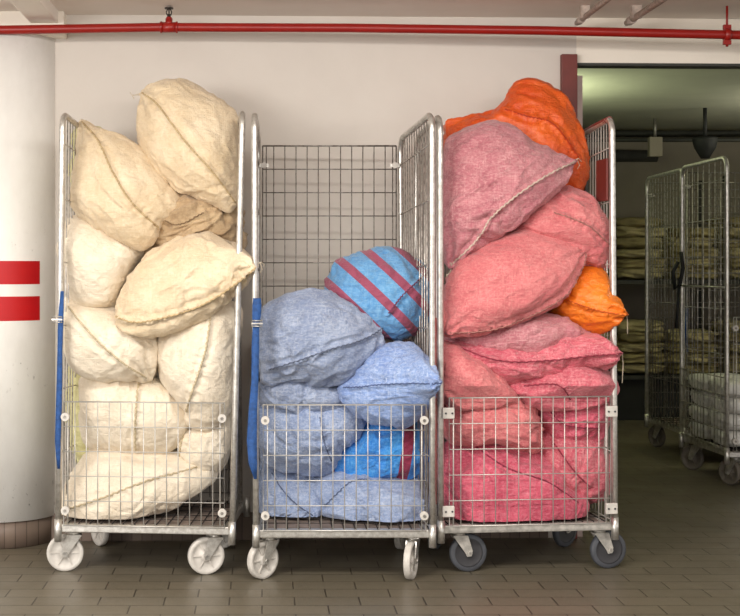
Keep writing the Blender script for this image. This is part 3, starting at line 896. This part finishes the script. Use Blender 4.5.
CAGE = ((wx(256, Y2), Y2), (wx(432.5, Y2), Y2), .63)
g2 = 'blue laundry sacks in the middle cage'
sack([(341,256),(370,249),(394,247),(414,257),(426,270),(430,300),(424,327),(402,337),(380,336),(352,330),(332,310),(326,290),(331,270)], 5.62, .19, .18, 'striped',
     'blue sack with maroon stripes on top of the blue load', tips=(), seams=[[(428,270),(412,282),(396,296),(384,312)]], tilt=(.05, .15), fold=-.8, seed=11, group=g2)
sack([(382,328),(358,308),(333,295),(305,289),(281,296),(264,309),(257,340),(259,366),(266,384),(292,380),(322,383),(346,378),(366,362),(386,346)], 5.48, .18, .22, 'greyblue',
     'large dusty grey blue sack against the left post, tied corner pointing right', tips=(0,), seams=[[(382,328),(360,338),(330,346),(296,358),(268,368)]], seed=12, fold=.3, ties=[(381,328,1,.1)], group=g2, crumple=.9)
sack([(433,376),(424,356),(409,342),(385,343),(362,358),(342,376),(336,392),(350,410),(372,424),(406,424),(426,404)], 5.46, .15, .22, 'sky',
     'light blue sack with a level seam, its corner sticking out to the right', tips=(0,), seams=[[(342,386),(360,384),(380,381),(410,378),(432,376)]], seed=13, poke=(433,376,.24), fold=.15, group=g2)
sack([(258,384),(282,376),(316,378),(342,386),(352,402),(330,412),(290,413),(262,408)], 5.56, .15, .2, 'greyblue',
     'squashed grey blue sack at the level of the gate top, on the left', seed=14, fold=.1, crumple=1.5, group=g2)
sack([(258,402),(300,396),(350,398),(370,414),(362,436),(346,448),(334,468),(312,476),(284,470),(264,462),(257,430)], 5.56, .20, .2, 'denim',
     'round grey blue sack behind the upper left of the gate', seams=[[(318,412),(322,436),(330,456)]], seed=15, fold=-.9, group=g2)
sack([(338,444),(356,428),(372,416),(400,414),(428,416),(432,446),(428,480),(390,482),(336,480),(324,468)], 5.62, .18, .2, 'striped2',
     'bright blue sack with maroon stripes, behind the right of the gate', seed=16, fold=.4, tips=(), crumple=1.3, group=g2)
sack([(264,456),(284,462),(312,472),(330,484),(334,506),(324,527),(286,528),(262,524),(258,490)], 5.62, .18, .2, 'denim',
     'grey blue sack lying on the base in the left corner of the middle cage', seams=[[(272,470),(288,490),(316,510)]], seed=17, fold=.8, tilt=(0, .5), group=g2, crumple=1.2)
sack([(316,484),(344,472),(388,474),(422,482),(430,506),(420,528),(380,533),(340,529),(322,514)], 5.52, .18, .22, 'denim',
     'pale grey blue sack lying on the base in the right corner of the middle cage', seams=[[(324,500),(346,480),(366,476)]], seed=18, fold=-.3, tilt=(0, .5), group=g2, crumple=1.3)

CAGE = ((wx(441, Y3L), Y3L), (wx(615, Y3R), Y3R), .545)
g3 = 'pink and orange laundry sacks in the right cage'
sack([(446,129),(464,117),(488,112),(502,100),(514,83),(535,77),(559,88),(570,108),(579,134),(586,161),(585,184),(573,196),(540,200),(500,190),(452,170)], 5.72, .17, .15, 'orange',
     'glossy orange sack on top at the back of the right cage', tips=(), seams=[[(500,112),(520,120),(545,128),(572,160)]], seed=19, fold=-.6, crumple=1.25, group=g3, tilt=(0, .1))
sack([(576,162),(558,151),(538,141),(512,124),(490,119),(464,127),(447,142),(443,183),(442,235),(447,268),(464,258),(482,248),(508,232),(530,213),(552,196),(566,184)], 5.50, .18, .2, 'mauve',
     'dusty mauve sack at the upper left with a long whitish seam and two tied corners', tips=(0, 9), seams=[[(574,162),(543,176),(508,198),(484,219),(472,240),(448,266)]], seed=20, fold=.6, ties=[(575,162,1,0), (447,268,-.5,-1)], tilt=(0, .15), group=g3, crumple=.9)
sack([(505,226),(530,202),(560,186),(580,190),(598,204),(609,229),(611,253),(600,272),(580,272),(540,262),(510,250)], 5.58, .18, .2, 'pink',
     'pink sack pressed against the right side wires under the orange one', seams=[[(545,214),(575,226),(592,238),(608,250)]], seed=21, fold=-.5, group=g3, crumple=1.2)
sack([(588,248),(568,237),(530,230),(500,236),(466,256),(448,282),(440,318),(439,335),(462,336),(488,333),(530,318),(564,298),(580,274)], 5.44, .16, .24, 'pink',
     'large pink sack in front, slanting up to a point on the right', tips=(0, 7), seams=[[(586,250),(580,270),(562,294),(530,313),(490,328),(446,332)]], seed=22, fold=.45, tilt=(0, .2), group=g3, crumple=.7)
sack([(617,313),(606,296),(601,270),(582,268),(560,282),(546,300),(556,318),(584,331),(606,327)], 5.54, .13, .2, 'amber',
     'bright amber orange sack whose corner pokes out past the right post', tips=(0,), seams=[[(562,300),(590,310),(624,314)]], seed=23, poke=(617,313,.16), fold=-.2, group=g3, cords=[[(616,314),(617,320),(617,332)]])
sack([(441,338),(476,328),(520,312),(556,314),(590,332),(600,344),(560,352),(488,356),(450,350)], 5.52, .14, .24, 'mauve',
     'flat mauve sack sandwiched under the large slanting pink one', tips=(0,), seed=24, fold=.1, crumple=1.3, group=g3)
sack([(614,352),(602,334),(570,334),(510,344),(447,340),(450,362),(486,378),(512,388),(546,376),(584,368),(602,368)], 5.50, .14, .22, 'rose',
     'flattened rose pink sack with a corner sticking out to the right post', tips=(0,), seams=[[(452,344),(492,358),(540,358),(590,352),(614,350)]], seed=25, poke=(614,352,.14), fold=.05, crumple=1.3, group=g3, cords=[[(613,352),(614,362),(613,380)]])
sack([(443,344),(470,352),(492,370),(512,388),(522,402),(490,412),(446,408),(440,376)], 5.46, .14, .24, 'pink',
     'pink sack at the left post just above the gate', seed=26, fold=-.6, group=g3)
sack([(504,386),(543,369),(574,361),(612,374),(614,398),(580,410),(536,408),(516,398)], 5.48, .15, .24, 'rose',
     'rose pink sack at the right, just above the gate', seams=[[(520,384),(550,382),(566,398)]], seed=27, fold=.3, group=g3)
sack([(445,400),(500,394),(530,402),(541,424),(539,454),(502,448),(458,444),(444,428)], 5.50, .18, .22, 'pink',
     'rose pink sack behind the upper left of the right hand gate', tips=(3,), seed=28, fold=-.3, group=g3)
sack([(520,400),(560,392),(606,392),(608,420),(592,440),(552,440),(534,424)], 5.62, .16, .2, 'berry',
     'rose pink sack behind the upper right of the right hand gate', seams=[[(540,404),(556,420),(590,424)]], seed=29, fold=.3, group=g3)
sack([(530,434),(560,428),(596,430),(608,450),(610,490),(592,506),(560,502),(536,470)], 5.60, .17, .2, 'rose',
     'deep pink upright sack at the right end behind the gate', seams=[[(548,440),(562,462),(580,480)]], seed=30, fold=1.0, group=g3)
sack([(446,456),(468,440),(506,438),(548,458),(572,486),(588,502),(576,521),(510,528),(460,526),(446,498)], 5.50, .19, .22, 'berry',
     'big deep pink sack lying on the base behind the right hand gate', seams=[[(470,442),(500,462),(540,476),(572,498)]], seed=33, fold=-.4, tilt=(0, .4), group=g3, crumple=1.3)

# ------------------------------------------------------------------ back room
# two empty-ish cages one behind the other
cb = cage('roll_cage', (2.585, 7.45), (3.274, 7.484), .70, 'roll cage in the dark back room loaded with white wrapped linen', 'roll cages in the back room',
          tops=((0, 0), (0, 0)), angs=(2.0, 1.2, 2.2, 1.0), rods=8, H=1.84, HB=1.83, gate_top=.95, wheel='tan')
ca = cage('roll_cage', (2.64, 8.40), (3.33, 8.41), .76, 'empty roll cage parked behind the one with white linen', 'roll cages in the back room',
          tops=((0, 0), (0, 0)), angs=(1.8, 1.2, 2.0, 1.0), rods=12, H=1.84, HB=1.83, gate=False, wheel='tan', sides_m='dark_wire')
# lower side mesh and cross bar on the cage with linen
hcb = (Vector((3.274, 7.484)) - Vector((2.585, 7.45))).length / 2
mb = MB()
for k in range(5): mb.tube([(-hcb - .009, .02, .22 + .098 * k), (-hcb - .009, .68, .22 + .098 * k)], .0036, 6)
for k in range(14): mb.tube([(-hcb - .005, .03 + .049 * k, .21), (-hcb - .005, .03 + .049 * k, .62)], .002, 5)
mb.build('side_mesh', M['wire'], cb)
MB().tube([(-hcb - .01, .0, 1.115), (-hcb - .01, .69, 1.115)], .006, 8).build('cross_bar', M['chrome'], cb)
def pillow_block(sx, sy, sz, name, m, seed):
    mb = bmesh.new(); bmesh.ops.create_cube(mb, size=1)
    bmesh.ops.subdivide_edges(mb, edges=mb.edges, cuts=7, use_grid_fill=True)
    for v in mb.verts:
        x, y, zz = [c * 2 for c in v.co]
        k = 5
        l = (abs(x) ** k + abs(y) ** k + abs(zz) ** k) ** (1 / k)
        q = Vector((x, y, zz)) / max(l, 1e-6) * max(abs(x), abs(y), abs(zz))
        pinch = 1 - .16 * abs(y) ** 3
        n = noise.noise(Vector((x * 1.8 + seed, y * 1.8, zz * 2))) * (.22 if 'blanket' in name else .08)
        v.co = Vector((q.x * sx / 2 * (1 + n), q.y * sy / 2 * (1 + n), q.z * sz / 2 * (pinch + n)))
        v.co.z += sz / 2
    for f in mb.faces: f.smooth = True
    me = bpy.data.meshes.new(name); mb.to_mesh(me); mb.free(); me.materials.append(m)
    o = bpy.data.objects.new(name, me); scene.collection.objects.link(o)
    return o
lin_w = pillow_block(.315, .315, .097, 'linen_bundle', M['linen_white'], 1)
first = True
Rb = cb.matrix_basis
for k in range(4):
    for iy in range(2):
        for ix in range(2):
            if first: o = lin_w; first = False
            else: o = lin_w.copy(); scene.collection.objects.link(o)
            o.location = Rb @ Vector((-.17 + .325 * ix + random.uniform(-.008, .008), .19 + .33 * iy, (.212 + .094 * k)))
            o.rotation_euler = (0, 0, Rb.to_euler().z + random.uniform(-.06, .06))
            tag(o, 'white wrapped linen bundle stacked in the roll cage of the back room', 'linen', 'white linen bundles in the back room cage')
# black strap handle on the cage side
sb = MB().tube([P(681, 252, 8.10), P(683, 268, 8.09), P(680, 285, 8.09), P(675, 289, 8.09), P(673, 272, 8.09), P(678, 262, 8.10)], .012, 8)
sb.tube([P(679, 286, 8.09), P(678, 305, 8.09), P(676, 328, 8.09)], .009, 8)
pass

# shelving along the far wall with folded blankets
SX0, SX1, SYf, SYb = 2.35, 5.0, 10.65, 11.3
sh = empty('storage_rack', ((SX0 + SX1) / 2, (SYf + SYb) / 2, 0)); tag(sh, 'grey metal storage rack with folded blankets at the far wall', 'rack')
def L(x, y, zz): return (x - (SX0 + SX1) / 2, y - (SYf + SYb) / 2, zz)
for x in (SX0, (SX0 + SX1) / 2, SX1 - .04):
    for y in (SYf, SYb - .04):
        MB().box(L(x, y, 0), L(x + .04, y + .04, 1.95)).build('upright', M['dark_metal'], sh)
for zz in (.36, 1.12):
    MB().box(L(SX0, SYf, zz - .03), L(SX1, SYb, zz)).build('shelf', M['dark_metal'], sh)
MB().box(L(SX0 + .05, SYf + .05, 0.001), L(SX1 - .05, SYb - .05, .325)).build('shade_block', M['bin'], sh)  # dark block added as the shade below the lower shelf
bl_o = pillow_block(.42, .5, .095, 'folded_blanket', M['blanket_olive'], 3)
bl_b = pillow_block(.42, .5, .095, 'folded_blanket', M['blanket_beige'], 5)
used = {0: False, 1: False}
for lev, (z0, n) in enumerate(((.361, 5), (1.121, 6))):
    for s in range(6):
        cnt = n - (s % 3 == 2)
        for k in range(cnt):
            w = (k + s) % 2
            src = bl_b if w else bl_o
            if not used[w]: o = src; used[w] = True
            else: o = src.copy(); scene.collection.objects.link(o)
            o.location = (SX0 + .27 + s * .425, SYf + .30 + random.uniform(-.02, .02), z0 + k * .083)
            o.rotation_euler = (0, random.uniform(-.03, .03), random.uniform(-.12, .12) + (PI if (k * 7 + s * 3) % 5 < 2 else 0))
            o.scale = (.94, 1, random.uniform(.9, 1.1))
            tag(o, ('beige' if w else 'olive') + ' folded blanket in a stack on the ' + ('upper' if lev else 'lower') + ' shelf of the rack', 'blanket',
                ('beige' if w else 'olive') + ' folded blankets on the ' + ('upper' if lev else 'lower') + ' shelf')
tag(sb.build('strap_handle', M['black']), 'black strap hanging on the corner of the back room cage', 'strap')
bs = MB().tube([P(687, 308, 8.10), P(686, 330, 8.10), P(687, 352, 8.10)], .008, 8)
tag(bs.build('tie_down_strap', M['blue_strap']), 'short blue strap on the back room cage with white linen', 'strap')

# pipes, box and black horn lamp below the back room ceiling
for (py, r, yy, lab) in ((134, .03, 10.9, 'thick grey pipe under the back room ceiling'), (140, .016, 10.5, 'thin grey pipe under the back room ceiling')):
    zz = pz(py, yy)
    tag(MB().tube([(1.0, yy, zz), (7.0, yy, zz)], r, 12).build('ceiling_pipe', M['dark_metal']), lab, 'pipe')
zz = pz(153, 10.9)
tag(MB().tube([(1.0, 11.2, zz), (3.3, 11.2, zz)], .05, 14).build('ceiling_pipe', M['dark_metal']), 'broad dark duct on the far wall above the shelves', 'pipe')
p = P(655, 145, 10.3)
o = empty('junction_box', p); tag(o, 'small grey junction box hanging under the back room pipes', 'box')
MB().box((-.05, -.03, -.09), (.05, .03, .06)).build('box_body', M['room_wall'], o, bevel=.004)
MB().tube([(0, 0, .06), (0, 0, CEIL - p.z)], .012, 8).build('conduit', M['dark_wire'], o)
p = P(705, 148, 9.6)
o = empty('pendant_lamp', p); tag(o, 'black tapering lamp hanging above the back room cages', 'lamp')
MB().lathe([(.086, .075), (.09, .06), (.075, .0), (.045, -.05), (.03, -.075)], Matrix.Identity(4), 24).build('lamp_shade', M['black'], o)
MB().tube([(0, 0, .07), (0, 0, CEIL - p.z)], .014, 10).build('stem', M['black'], o)
